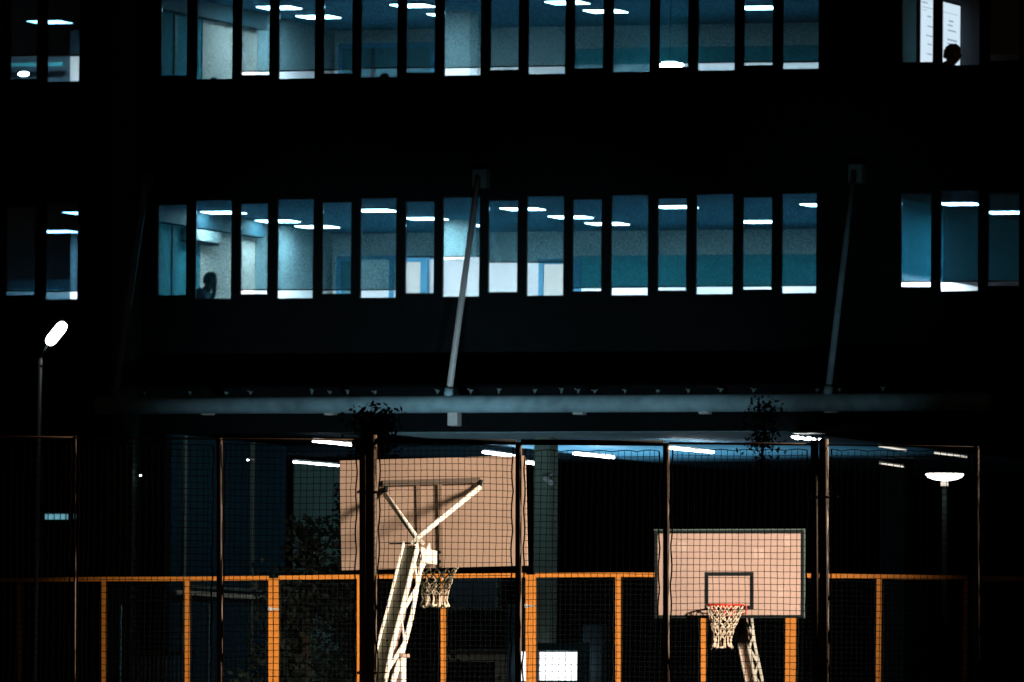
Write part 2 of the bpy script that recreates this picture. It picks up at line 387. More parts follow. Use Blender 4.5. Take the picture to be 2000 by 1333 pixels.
up_l = [(545,12,'near light in the third and fourth top-floor windows'),(622,30,'deeper light in the fourth and fifth top-floor windows'),(806,8,'light behind the seventh top-floor window'),(878,26,'deep light in the eighth top-floor window'),
 (1108,2,'near light cut by the top edge above the tenth window'),(1183,19,'light in the eleventh and twelfth top-floor windows'),(1482,12,'light in the fifteenth top-floor window'),(442,-8,None),(1330,-5,None)]
for (x, y, l) in up_l:
    if l: ceil_light(x, y, zc_u, l)
for (x, y, z, l) in ((97,40,zc_u,'light in the dim top-left room'),(114,449,zc_m,'light in the dim middle-left room'),(168,413,zc_m,'light at the right edge of the middle-left room'),
                     (1875,395,zc_m,'near light in the right wing room'),(1965,412,zc_m,'deeper light at the far right of the right wing'),(1785,433,zc_m,'small light low in the first right wing window')):
    ceil_light(x, y, z - (.16 if x > 1700 else .05), l, .75 if x == 1785 else 1.0, 'panelb' if x > 1700 else 'panel')

u, z = BF.at(46, 145, 1.6)
pn = empty('table_lamp', BF.P(u, 1.6, z - .1)); tag(pn, 'small glowing oval lamp at the sill of the top left window', 'lamp')
MB().ball(BF.P(u, 1.6, z), .10, .10, .04, 16, 10).build('lamp_shade', M['panel'], pn, smooth=True)
MB().tube([BF.P(u, 1.6, z - .4), BF.P(u, 1.6, z - .05)], .015, 6).build('stem', M['black'], pn)
ceil_light(1992, -14, zc_u - .05, 'unseen ceiling light added to brighten the top right room with the projection screen', .5)  # added out of view to lift this dim room's walls
u, z = BF.at(1309, 127, .9)
hl = empty('hanging_lamp', BF.P(u, .9, z)); tag(hl, 'glaring oblong lamp low in the thirteenth top-floor window', 'lamp')
MB().ball(BF.P(u, .9, z), .25, .10, .062, 20, 10).build('lamp_shade', M['panel'], hl, smooth=True)
MB().tube([BF.P(u, .9, z + .05), BF.P(u, .9, zc_u)], .008, 6).build('cord', M['black'], hl)
# air conditioner on the side wall (w positions from the photo)
w0, za = BF.atu(380, 447, uA + .25); w1, zb = BF.atu(433, 455, uA + .25); _, zc_ = BF.atu(433, 481, uA + .25)
ac = empty('air_conditioner', BF.P(uA, w0, zc_)); tag(ac, 'white split air conditioner high on the wall above the seated man', 'air conditioner')
MB().box(BF, uA + .002, uA + .24, w0 - .1, w1, zc_ + .05, zb).build('casing', M['acwhite'], ac)
MB().box(BF, uA + .002, uA + .20, w0 - .1, w1, zc_, zc_ + .048).build('air_outlet', M['walldark'], ac)

# projection screen in the top right room, on the side wall
us = uR1 + .03
wa = BF.atu(1796, 60, us)[0]; wb = BF.atu(1873, 60, us)[0]
zt = BF.atu(1840, 4, us)[1]; zl = BF.atu(1800, 140, us)[1]
scr = empty('projection_screen', BF.P(us, (wa + wb) / 2, zl)); tag(scr, 'bright white projection screen with faint lines of text in the top right room', 'screen')
MB().box(BF, us, us + .02, wa - .05, wb + .05, zl - .05, zt + .05).build('screen_frame', M['black'], scr)
MB().box(BF, us + .021, us + .024, wa, wb, zl, zt).build('screen_surface', emit('projected_image', (.80, .90, 1.0), 1.05), scr)
tx = emit('projected_text', (.45, .56, .70), .75)
def tline(px0, px1, py, th=3):
    a, z = BF.atu(px0, py, us + .025); c, _ = BF.atu(px1, py, us + .025)
    MB().box(BF, us + .025, us + .027, a, c, z - th * .0045, z + th * .0045).build('text_line', tx, scr)
for (a, c, y, t) in ((1801,1812,4,2.5),(1802,1823,13,1.3),(1803,1810,19,1.3),(1811,1819,32,3),(1811,1822,51,2.5),(1809,1822,69,2.5),(1811,1820,86,2.5),(1810,1820,105,2.5),
                     (1841,1871,23,1.2),(1853,1862,41,3.5),(1851,1861,49,3),(1851,1867,59,3),(1850,1869,77,3.5),(1850,1865,85,2.5)):
    tline(a, c, y, t)

# ------------------------------------------------------------------ people
def skin_mesh(name, verts, edges, radii, mt, parent, sub=2, rsc=1.0):
    me = bpy.data.meshes.new(name); o0 = Vector(parent['_o'])
    me.from_pydata([tuple(Vector(v) - o0) for v in verts], edges, []); me.materials.append(mt)
    ob = bpy.data.objects.new(name, me); col.objects.link(ob); ob.parent = parent; ob['_o'] = tuple(o0)
    md = ob.modifiers.new('Skin', 'SKIN'); md.use_smooth_shade = True
    lay = me.skin_vertices[0] if me.skin_vertices else None
    if lay is None:
        bm_ = None
    for i, r in enumerate(radii):
        r = r * rsc
        me.skin_vertices[0].data[i].radius = (r, r)
    me.skin_vertices[0].data[0].use_root = True
    ss = ob.modifiers.new('Subsurf', 'SUBSURF'); ss.levels = sub; ss.render_levels = sub
    return ob
def person(px, py, w, k, label, shirt, raised=False, sc=1.0, hairk=1.0, collar=False):
    """seated person facing k=+1 right / -1 left; (px,py) is the centre of the head"""
    u, z = BF.at(px, py, w)
    def P(a, b, c): return BF.P(u + a * k * sc, w + b * sc, z + c * sc)
    root = empty('person', BF.P(u, w, z - 1.22 * sc)); tag(root, label, 'person')
    V = [P(-.14,0,-.70), P(-.17,0,-.46), P(-.17,0,-.25), P(-.095,0,-.15), P(-.03,0,-.11), P(.0,0,-.05),   # pelvis..neck..head
         P(-.16,-.16,-.22), P(-.16,.16,-.22)]
    Rr = [.16,.15,.15,.08,.07,.06,.085,.085]
    E = [(0,1),(1,2),(2,3),(3,4),(4,5),(2,6),(2,7)]
    if raised: arm1 = [P(.06,-.20,-.44), P(.10,-.12,-.20), P(.095,-.085,-.09)]
    else: arm1 = [P(-.02,-.24,-.52), P(.20,-.16,-.62), P(.28,-.12,-.62)]
    arm2 = [P(-.02,.24,-.52), P(.20,.16,-.62), P(.28,.12,-.62)]
    for s, arm in ((6, arm1), (7, arm2)):
        n = len(V); V += arm; Rr += [.048, .036, .034]; E += [(s, n), (n, n + 1), (n + 1, n + 2)]
    for s in (-1, 1):                              # thighs and shins
        n = len(V); V += [P(.10, s * .11, -.75), P(.36, s * .12, -.74), P(.38, s * .12, -1.15), P(.48, s * .12, -1.2)]; Rr += [.09, .065, .045, .04]
        E += [(0, n), (n, n + 1), (n + 1, n + 2), (n + 2, n + 3)]
    body = skin_mesh('body', V, E, Rr, M['skin'], root, rsc=sc)
    # head: one shaped surface with brow, nose, chin and ears
    hb = MB()
    th = 0
    def hp(d):
        x, y, zz = d.x, d.y, d.z
        fx = x
        if x > 0: fx *= 1 - .10 * max(0, -zz)
        else: fx *= 1.12
        nose = math.exp(-((zz + .15) / .16) ** 2 - (y / .18) ** 2) * max(0, x) * .22
        brow = math.exp(-((zz - .12) / .10) ** 2) * max(0, x) * .04
        ear = math.exp(-((zz + .05) / .2) ** 2 - ((x + .05) / .14) ** 2) * abs(y) * .16
        mouth = math.exp(-((zz + .48) / .10) ** 2 - (y / .25) ** 2) * max(0, x) * .07
        jaw = 1 - .28 * max(0, -zz - .2) ** 1
        return Vector((fx + nose + brow + mouth, (y * jaw) * (1 + ear), zz))
    v0 = len(hb.v); hb.ball((0, 0, 0), .098, .076, .122, 32, 24, hp)
    hb.v = [P(v.x, v.y, v.z) for v in hb.v]
    hb.build('head', M['skin'], body, smooth=True)
    h2 = MB()
    def hf(d):
        r = 1.13 + .03 * math.sin(d.x * 9 + d.z * 11) * hairk
        v = hp(d) * r
        if d.x > .25 and d.z < .42: v = hp(d) * .9            # leave the face free
        if d.z < -.45: v = hp(d) * .9
        return v
    h2.ball((0, 0, 0), .098 * hairk, .078, .122 * hairk, 28, 20, hf)
    h2.v = [P(v.x - .004, v.y, v.z + .008) for v in h2.v]
    h2.build('hair', M['hair'], root, smooth=True)
    # hands with fingers
    hm = MB()
    for (p, q) in ((arm1[2], arm1[1]), (arm2[2], arm2[1])):
        d = (Vector(p) - Vector(q)).normalized(); sidev = d.cross(BF.n).normalized() * .02
        base = Vector(p)
        for i in range(4):
            a = base + BF.n * ((i - 1.5) * .019); hm.tube([a, a + d * .045, a + d * (.075 - .006 * abs(i - 1.5)) + sidev * .8], .009, 6)
        hm.tube([base - sidev, base - sidev * 2 + d * .03, base - sidev * 2 + d * .055], .010, 6)
        hm.tube([base - d * .04, base + d * .02], .034, 8)
    hm.build('hands', M['skin'], body, smooth=True)
    # shirt: slightly fuller torso and sleeves
    n0 = [V[i] for i in (0, 1, 2, 6, 7)] + [arm1[0], arm1[0] + (arm1[1] - arm1[0]) * .7, arm2[0], arm2[0] + (arm2[1] - arm2[0]) * .5] + [P(-.11,0,-.165)]
    skin_mesh('shirt', n0, [(0,1),(1,2),(2,3),(2,4),(3,5),(5,6),(4,7),(7,8),(2,9)], [.19,.18,.185,.115,.115,.075,.06,.075,.06,.08], M[shirt], root, rsc=sc)
    if collar:
        MB().tube([P(.02,-.05,-.22), P(.055,-.04,-.16)], .03, 8).build('collar', M['cord'], root)
    return root
person(412, 549, .75, 1, 'dark-haired man seen in profile behind the second middle-floor window, hand raised to his face', 'shirt', raised=True, sc=1.22)
person(1862, 108, .9, 1, 'black silhouette of a person before the bright screen in the top right room', 'shirtdark', sc=1.42, hairk=1.06, collar=True)
person(418, 166, .75, 1, 'person whose dark hair just shows at the sill of the second top-floor window', 'shirtdark')
person(752, 158, .8, 1, 'person whose dark hair shows below the blind of the sixth top-floor window', 'shirtdark')
person(1978, 130, .8, 1, 'barely visible person at the sill of the darkened far right top window', 'shirtdark')

# ------------------------------------------------------------------ canopy with pipe edge and tie rods
WC = -1.9
can = empty('entrance_canopy', BF.P(0, WC, 0)); tag(can, 'long glass canopy edged by a thick pale steel pipe and hung on slanting rods', 'canopy')
pl = BF.at(190, 790, WC); pr = BF.at(1935, 785, WC); pc = BF.at(1000, 789, WC)
rp = .165
MB().tube([BF.P(pl[0], WC, pc[1]), BF.P((pl[0] + pr[0]) / 2, WC, pc[1]), BF.P(pr[0], WC, pc[1])], rp, 28).build('edge_pipe', M['pipe'], can, smooth=True)
zpipe = pc[1]
for (x0, y0, x1, y1, bs) in ((938, 348, 876, 762, 29), (1672, 338, 1617, 755, 28), (290, 356, 226, 764, 27)):
    ut, zt = BF.at(x0 - 4, y0, -.25); ub, zb = BF.at(x1, y1, WC)
    ub2 = ub
    MB().tube([BF.P(ut, -.25, zt), BF.P(ub, WC, zpipe + rp * .9)], .058, 12).build('tie_rod', M['galv'] if x0 == 938 else M['pipe'], can, smooth=True)  # centre rod in paler steel, its stronger lighting put into the colour
    M.setdefault('anchor', mat('anchor_steel', (.06, .10, .10), .8)); M.setdefault('rod', mat('rod_steel', (.22, .32, .33), .6))
    a, _ = BF.at(x0 - 12, y0, -.12); c, _ = BF.at(x0 + 15, y0, -.12)
    MB().box(BF, a, c, -.22, -.002, zt - .18, zt + .16).build('anchor_block', M['anchor'], can)
    MB().tube([BF.P(ub, WC, zpipe + rp * .9), BF.P(ub + .01, WC, zpipe + rp + .13)], .085, 12).build('rod_foot', M['pipe'], can, smooth=True)
for (x, y) in ((283,764),(372,762),(442,764),(490,762),(610,758),(645,766),(680,765),(733,759),(855,760),(920,760),(975,762),(1045,764),(1097,758),(1130,762),(1162,762),(1221,760),(1285,763),(1345,758),(1408,758),(1472,758),(1596,755),(1640,757),(1725,762),(1855,756)):
    u, z = BF.at(x, y, WC + .1); cl = MB(); h = random.uniform(.06, .1)
    cl.tube([BF.P(u, WC + .08, zpipe + rp * .85), BF.P(u, WC + .08, zpipe + rp + h)], .018, 6)
    for s in (-1, 1): cl.tube([BF.P(u, WC + .08, zpipe + rp + h), BF.P(u + s * random.uniform(.02, .07), WC + .05, zpipe + rp + h + random.uniform(.0, .04))], .009, 6)
    cl.ball(BF.P(u + .01, WC + .06, zpipe + rp + h), .026, .026, .026, 8, 6)
    cl.build('glass_clamp', M['rod'], can)
nG = 16
for i in range(nG):
    ua = pl[0] + (pr[0] - pl[0]) * i / nG; ub = pl[0] + (pr[0] - pl[0]) * (i + 1) / nG
    MB().prism(BF, [(WC + .1, zpipe + rp + .16), (-.03, zpipe + rp + .26), (-.03, zpipe + rp + .272), (WC + .1, zpipe + rp + .172)], ua + .008, ub - .008).build('glass_panel', M['canopyglass'], can)
for (x0, x1, yb) in ((396,414,811),(636,654,811),(877,896,832),(1121,1140,810),(1367,1385,809),(1612,1634,806),(1872,1890,801)):
    a, c, zb, _ = BF.rect(x0, x1, 790, yb, WC + .05)
    MB().box(BF, a, c, WC - .03, WC + .2, zb, zpipe - rp * .8).build('bracket', M['galv'], can)
    MB().box(BF, (a + c) / 2 - .04, (a + c) / 2 + .04, WC + .201, -.003, zpipe - .10, zpipe + .02).build('cantilever_arm', M['clad'], can)

# ------------------------------------------------------------------ double-height recess below
RD = 25.0
MB().box(BF, X(740, 850), X(1490, 850), .003, 3.2, zs - .008, zs + .001).build('soffit_edge', M['pipe'], bld)
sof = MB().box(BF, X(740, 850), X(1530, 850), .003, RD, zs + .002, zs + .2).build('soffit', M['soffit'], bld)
MB().box(BF, UL, X(740, 850) - .003, .003, RD, zs + .002, zs + .2).build('soffit', M['ceildark'], bld)  # both soffit ends coloured dark, the fading light painted in
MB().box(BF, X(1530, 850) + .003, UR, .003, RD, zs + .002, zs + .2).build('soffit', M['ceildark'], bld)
MB().box(BF, UL, UR, RD, RD + .3, 0, zs).build('recess_rear_wall', M['clad'], bld)
MB().box(BF, UL, X(322, 1100), .0, .3, 0, zs - .002).build('wall_pier', M['clad'], bld)
# left reveal wall running back, with string course
uv = X(322, 1100)
MB().box(BF, uv - .3, uv, .302, 6.6, 0, zs - .003).build('reveal_wall', mat('blue_grey_render', (.009, .040, .058), 1, spec=0, scale=3, var=.2, bump=.3), bld)
def onrev(x, y): return BF.atu(x, y, uv + .05)
for (y0, y1, x0, x1, mt, pr_) in ((1152, 1160, 327, 590, 'stone', .12), (1143, 1148, 375, 585, 'concrete', .06)):
    wA, zA = onrev(x0, y0); wB, _ = onrev(x1, y0); _, zB = onrev(x0, y1)
    MB().box(BF, uv + .001, uv + pr_, max(.31, wA), wB, zB, zA).build('string_course', M[mt], bld)
for x in (360, 493):
    wA, _ = onrev(x, 1000); MB().box(BF, uv + .001, uv + .05, wA, wA + .12, 3.6, zs - .01).build('downpipe', M['concrete'], bld)
# lower frontage left, with door frame and bars
zlow = BF.at(400, 1172, -.4)[1]
a0, a1 = X(228, 1250, -.5), X(412, 1250, -.5)
# standing strips
def slab(name, x0, x1, y0, y1, w, d, mt, parent=bld, z0=None):
    a, c, zb, zt = BF.rect(x0, x1, y0, y1, w)
    return MB().box(BF, a, c, w, w + d, zb if z0 is None else z0, zt).build(name, M[mt], parent)
slab('wall_strip', 246, 257, 858, 1158, -.12, .115, 'galv')
slab('lower_wall', 325, 590, 1178, 1400, 9.4, .3, 'pier', z0=0)
slab('column', 1042, 1072, 848, 1245, 2.2, .5, 'concrete', z0=0)
M['teal'] = mat('teal_render', (.30, .62, .58), .9, scale=2, var=.2)
slab('column', 573, 662, 850, 1060, 16.5, .6, 'teal', z0=0)
slab('column', 1719, 1768, 850, 1010, 15.0, .6, 'pier', z0=0)
slab('wall_panel', 1110, 1585, 919, 1400, 22.0, .2, 'clad', z0=0)
slab('wall_panel', 670, 1040, 919, 1118, 22.5, .2, 'clad', z0=0)
# glazed entrance screen in the middle
slab('entrance_wall', 840, 1040, 1120, 1500, 5.0, .25, 'clad', z0=0)
wn = slab('window', 872, 976, 1128, 1192, 4.93, .06, 'bluedark'); 
for (x0, x1, y0, y1) in ((868, 980, 1186, 1191), (916, 919, 1130, 1186), (966, 970, 1130, 1190)):
    slab('glazing_bar', x0, x1, y0, y1, 4.86, .065, 'concrete', wn)
for (x0, x1, y0, y1, d) in ((836, 988, 1273, 1293, .3), (966, 988, 1294, 1420, .3)):
    slab('door_surround', x0, x1, y0, y1, 4.65, d, 'stone')
slab('door_surround', 836, 992, 1268, 1272, 4.60, .35, 'concrete')
slab('door_leaf', 836, 964, 1294, 1420, 4.85, .1, 'walldark')
# lit notice window
lw = empty('lit_display_window', BF.P(*[BF.at(1088, 1330, 1.5)[0], 1.5, 0])); tag(lw, 'blazing white display window at the bottom centre behind the orange double post', 'display window')
white = emit('display_light', (.93, .95, 1.0), 2.4)
slab('lit_panel', 1051, 1125, 1274, 1329, 1.5, .05, None and '' or 'white', lw).data.materials[0] = white
slab('lit_panel', 1016, 1029, 1273, 1330, 1.5, .05, 'white', lw).data.materials[0] = white
blu = 'wallteal'  # teal frame and side walls added to catch glow, imitating a halo
slab('halo_frame_head', 1046, 1130, 1256, 1271, .9, .6, blu, lw); slab('halo_frame_side', 1127, 1135, 1254, 1400, .95, .5, blu, lw)
slab('halo_frame_side', 1046, 1050, 1272, 1400, 1.4, .3, 'walldark', lw); slab('halo_frame_sill', 1051, 1126, 1331, 1339, 1.4, .4, blu, lw)
slab('halo_side_wall', 990, 1015, 1180, 1400, 1.7, .3, 'bluedark', lw, z0=0)
slab('halo_side_wall', 1138, 1175, 1220, 1400, 1.75, .3, 'bluedark', lw, z0=0)
# linear soffit lights
def lin(x0, y0, x1, y1, label, th=.055, z=None):
    z = (zs - .15) if z is None else z
    ua, wa_ = BF.atz(x0, y0, z); ub, wb_ = BF.atz(x1, y1, z)
    wa_ = max(.2, min(wa_, RD - 1)); wb_ = wa_ + min(2.6, max(1.8, abs(ub - ua) * 0 + 2.2))
    ua = BF.at(x0, y0, wa_)[0]; ub = BF.at(x1, y1, wb_)[0]; za = BF.at(x0, y0, wa_)[1]; zb = BF.at(x1, y1, wb_)[1]
    zz = min(zs - .11, (za + zb) / 2 + .02)
    t = empty('linear_light', BF.P(ua, wa_, zz)); tag(t, label, 'strip light', 'strip lights under the soffit')
    MB().bar(BF.P(ua, wa_, zz), BF.P(ub, wb_, zz), .04, .03).build('housing', M['galv'], t)
    MB().bar(BF.P(ua, wa_, zz - .04), BF.P(ub, wb_, zz - .04), th, .035 if th > .05 else .02).build('tube', M['linear'] if x0 < 1700 else M['lineardim'], t)
for a in ((613,861,688,866,'strip light left of the brown double post'),(573,900,662,909,'strip light above the left corner of the rear-facing backboard'),(945,883,1003,888,'short strip light over the rear-facing backboard top'),
          (1030,902,1083,909,'strip light just right of the rear-facing backboard'),(1122,884,1197,892,'strip light in the clear bay between two slim posts'),(1308,873,1392,882,'strip light right of the slim lit post'),
          (1717,872,1770,875,'upper light in the dim bay right of the brown post pair'),(1719,905,1768,909,'lower light in the dim bay right of the brown post pair'),(1825,885,1888,889,'faint strip light above the disc street lamp')):
    lin(*a, th=.018 if a[0] > 1700 or a[0] == 573 else .055)
# spot cluster under the facade edge
sp = empty('spotlight_cluster', BF.P(BF.at(1572, 855, -.3)[0], -.3, zs - .1)); tag(sp, 'row of small bright spotlights on a bracket beside the right pair of brown posts', 'spotlights')
for (x, y, r) in ((1549, 854, .022), (1557, 855.5, .042), (1567, 856, .026), (1573, 858, .018), (1580, 857, .040), (1590, 858.5, .024), (1601, 858.5, .018)):
    u, z = BF.at(x, y, -.4); MB().ball(BF.P(u, -.4, z), r * 1.2, r, r * .8, 12, 8).build('spot_lens', M['linear'], sp)
slab('bracket', 1548, 1604, 845, 847, -.45, .3, 'galv', sp)
for (x, y) in ((274, 929), (484, 899)):
    u, z = BF.at(x, y, -.3)
    wl = empty('wall_lamp', BF.P(u, -.3, z)); tag(wl, 'tiny bright wall lamp %s' % ('beside the greenish vertical wall strip' if x == 274 else 'between the slim pale post and the strip lights'), 'wall lamp')
    MB().ball(BF.P(u, -.3, z), .017, .012, .010, 10, 8).build('lamp_lens', M['linear'], wl); MB().box(BF, u - .03, u + .03, -.26, -.002, z, z + .03).build('arm', M['frame'], wl)
# security camera on the column
sc_ = empty('security_camera', BF.P(BF.at(1068, 935, 1.9)[0], 1.9, BF.at(1068, 935, 1.9)[1])); tag(sc_, 'pale security camera bracketed on the grey-green column', 'camera')
u, z = BF.at(1070, 938, 1.9)
MB().tube([BF.P(u - .05, 1.9, z + .03), BF.P(u + .12, 1.75, z - .06)], .05, 10).build('camera_body', M['galv'], sc_)
MB().tube([BF.P(u - .02, 2.2, z + .12), BF.P(u - .02, 1.9, z + .04)], .018, 6).build('bracket', M['galv'], sc_)
# small lit transom far left
tr = empty('lit_transom', BF.P(BF.at(118, 1010, -.1)[0], -.1, 0)); tag(tr, 'narrow pale blue lit transom window by the left lamp pole', 'window')
slab('transom_frame', 85, 149, 1001, 1018, -.05, .045, 'frame', tr)
te = emit('transom_glow', (.22, .60, .75), .55)
for (a, c) in ((88,91.5),(93,103),(104.5,116),(117.5,128),(130.5,132.5),(144.5,147.5)):
    slab('transom_pane', a, c, 1004, 1015, -.062, .01, 'white', tr).data.materials[0] = te
# barred gate lower left
gt = empty('barred_gate', BF.P(BF.at(320, 1300, -1.2)[0], -1.2, 0)); tag(gt, 'dim blue-grey barred gate at the lower left behind the orange posts', 'gate')
for x in range(258, 372, 8): slab('bar', x, x + 2.2, 1282, 1420, -1.2, .03, 'pipe' if x in (338, 346, 322) else 'concrete', gt, z0=.05)
slab('top_rail', 256, 384, 1272, 1280, -1.22, .06, 'concrete', gt)
for x in (232, 404): slab('gate_post', x, x + 3, 1180, 1420, -1.2, .06, 'pipe', gt, z0=0)
slab('lintel', 232, 410, 1170, 1176, -1.2, .06, 'concrete', gt)

# unseen uplights added below the frame to light canopy, rod and recess soffit
def uplight(px, w, power, aim_px, aim_py, ang, label, tw=None, colr=(.62, .86, 1.0)):
    u = BF.at(px, 1000, w)[0]; p = BF.P(u, w, .5)
    t = empty('added_uplight', p - Vector((0, 0, .5))); tag(t, label, 'floodlight', 'unseen uplights added to light the canopy and recess')
    MB().box(BF, u - .15, u + .15, w - .12, w + .02, .2, .42).build('housing', M['black'], t)
    MB().tube([p - Vector((0, 0, .5)), p - Vector((0, 0, .3))], .03, 8).build('stem', M['black'], t)
    l = bpy.data.lights.new('lamp', 'SPOT'); l.energy = power; l.color = colr; l.spot_size = R(ang); l.spot_blend = 1; l.shadow_soft_size = .12
    o = bpy.data.objects.new('lamp', l); col.objects.link(o); o.parent = t; o.location = (0, 0, .5)
    tgt = BF.P(BF.at(aim_px, aim_py, WC)[0], WC, BF.at(aim_px, aim_py, WC)[1])
    if tw is not None: tgt = BF.P(u + .3, tw, zs)
    o.rotation_euler = (tgt - p).to_track_quat('-Z', 'Y').to_euler()
uplight(640, -22, 5400, 730, 850, 23, 'unseen floodlight added on the forecourt to light the left half of the canopy')
uplight(1160, -22, 5400, 1150, 850, 23, 'unseen floodlight added on the forecourt to light the right half of the canopy')
uplight(940, 10.0, 3000, 0, 0, 84, 'unseen floodlight added on the recess floor to brighten the soffit', 10.5, (.42, .78, 1.0))
uplight(1290, 10.0, 1700, 0, 0, 78, 'unseen floodlight added on the recess floor, right of the column, to brighten the soffit', 9.5, (.42, .82, 1.0))
uplight(1560, -20, 1300, 1630, 560, 15, 'unseen floodlight added on the forecourt to light the right tie rod')

# ------------------------------------------------------------------ netting fences
def fence_net(A, B_, zt, zb, cell, r, mb, knots=True, wob=.004, seed=1):
    """square-mesh net hung between two upright posts; A,B ground points"""
    rnd = random.Random(seed); A = Vector(A); B_ = Vector(B_); L = (B_ - A).length; d = (B_ - A) / L; nrm = Vector((-d.y, d.x, 0))
    ncol = max(3, round(L / cell)); nrow = round((zt - zb) / cell)
    ph = rnd.uniform(0, 6)
    g = []
    for j in range(nrow + 1):
        row = []
        zz = zt - (zt - zb) * j / nrow; drift = wob * 1.2 * math.sin(j * .21 + ph)
        for i in range(ncol + 1):
            s = i / ncol; env = math.sin(math.pi * s)
            sag = .010 * math.sin(math.pi * s) * math.sin(j * .13 + ph * .7)
            x = L * s + rnd.uniform(-wob, wob) * .5 + drift * env
            edge = 0
            if i in (0, ncol):                     # rope pulled in between lacings
                edge = .013 * abs(math.sin(math.pi * j / 6 + ph)); x = (.016 + edge) if i == 0 else L - .016 - edge
            if i in (1, ncol - 1):
                e = .013 * abs(math.sin(math.pi * j / 6 + ph)) * .5; x = x + (.01 + e if i == 1 else -.01 - e)
            z = zz + rnd.uniform(-wob, wob) * .4 - sag - (.012 * (1 - abs(math.cos(math.pi * i / 4))) if j == 0 else 0)
            row.append(A + d * x + nrm * (.01 * math.sin(i * .3 + j * .17)) + Vector((0, 0, z)))
        g.append(row)
    for i in range(ncol + 1):
        e = i in (0, ncol); mb.tube([g[j][i] for j in range(nrow + 1)], r * (2.3 if e else 1), 4 if e else 3, cap=False)
    for j in range(nrow + 1):
        mb.tube([g[j][i] for i in range(ncol + 1)], r * (1.6 if j == 0 else 1), 3, cap=False)
    if knots:
        for j in range(1, nrow):
            for i in range(1, ncol):
                p = g[j][i]; q = r * 2.0; b = len(mb.v)
                mb.v += [p + Vector((q, 0, 0)), p + Vector((0, q, 0)), p - Vector((q, 0, 0)), p - Vector((0, q, 0)), p + Vector((0, 0, q)), p - Vector((0, 0, q))]
                for k in range(4): mb.f.append([b + k, b + (k + 1) % 4, b + 4]); mb.f.append([b + (k + 1) % 4, b + k, b + 5])
NF = Frame((0, 86, 0), R(8)); FFr = Frame((0, 137, 0), R(8))
def foot(fr, px, ytop, ybot):
    """post axis: top and foot points, extended to the ground"""
    ut, zt = fr.at(px[0], ytop, 0); ub, zb = fr.at(px[1], ybot, 0)
    k = zb / (zt - zb); return ut, zt, ub - (ut - ub) * k
near = empty('netting_fence', NF.P(0, 0, 0)); tag(near, 'tall dark sports netting fence with slim brown posts in front of both hoops', 'fence')
nposts = [(147,145,852,.010),(428.5,429,856,.024),(711,711,852,.036),(727.5,727,850,.036),(1013,1012,864,.026),(1301,1301,866,.026),(1591,1592,860,.032),(1609,1610,858,.038),(1907,1908,872,.022),(-140,-142,850,.024),(2210,2212,878,.024)]
cap_ = []
for i, (xt, xb, yt, r) in enumerate(nposts):
    ut, zt, ug = foot(NF, (xt, xb), yt, 1333)
    MB().tube([NF.P(ug, 0, 0), NF.P((ug + ut) / 2, 0, zt / 2), NF.P(ut, 0, zt)], r, 16).build('post', M['darkpost'], near, smooth=True)
    cap_.append((xt, ut, zt, ug, r))
# slim lit angle beside the post pairs
for (xt, y0) in ((703, 862), (1586, 880)):
    ut, zt, ug = foot(NF, (xt, xt), y0, 1333)
    MB().tube([NF.P(ug, .02, 0), NF.P(ut, .02, zt)], .008, 8).build('net_edge_pole', M['board'], near, smooth=True)
def rail(fr, pts, r, mt, parent, name='rail', w=0, sides=10):
    q = [fr.at(x, y, w) for x, y in pts]
    MB().tube([fr.P(u, w, z) for u, z in q], r, sides).build(name, mt, parent, smooth=True)
rail(NF, [(-140, 852), (147, 855)], .008, M['darkpost'], near, 'top_rail'); rail(NF, [(147, 854.5), (428, 858), (703, 860)], .008, M['darkpost'], near, 'top_rail')
rail(NF, [(737, 861), (1008, 864)], .024, M['black'], near, 'top_rail'); rail(NF, [(1018, 864), (1296, 866)], .024, M['black'], near, 'top_rail')
rail(NF, [(1306, 866), (1585, 868.5)], .010, M['darkpost'], near, 'top_rail'); rail(NF, [(1618, 869), (1903, 874)], .007, M['darkpost'], near, 'top_rail'); rail(NF, [(1912, 874), (2210, 878)], .007, M['darkpost'], near, 'top_rail')
# band clamps with bolts joining the paired posts
for (x, y) in ((719, 962), (719, 1315), (1600, 972)):
    u, z = NF.at(x, y, 0)
    c = MB().box(NF, u - .085, u + .085, -.045, -.037, z - .010, z + .010)
    c.tube([NF.P(u + .085, -.03, z), NF.P(u + .16, -.03, z + .005)], .005, 6)
    cb = c.build('clamp', M['darkpost'], near); MB().ball(NF.P(u - .06, -.05, z + .008), .012, .012, .016, 8, 6).build('bolt', M['galv'], cb)
nb = MB(); X0 = sorted(c[0] for c in cap_)
bays = [(147, 428.5), (428.5, 711), (727.5, 1013), (1013, 1301), (1301, 1591), (1609, 1907), (1907, 2210), (-140, 147)]
cd_ = {c[0]: c for c in cap_}
nparts = []
for k, (a, c) in enumerate(bays):
    A_, C_ = cd_[a], cd_[c]
    nb = MB()
    zt = (A_[2] + C_[2]) / 2 - .055
    if a in (727.5, 1013, 1301): zt -= .0
    fence_net(NF.P(A_[1] + A_[4], 0, 0), NF.P(C_[1] - C_[4], 0, 0), zt,   .05, .0525, .0028, nb, seed=k)
    nb.build('net', M['netdark'], near)

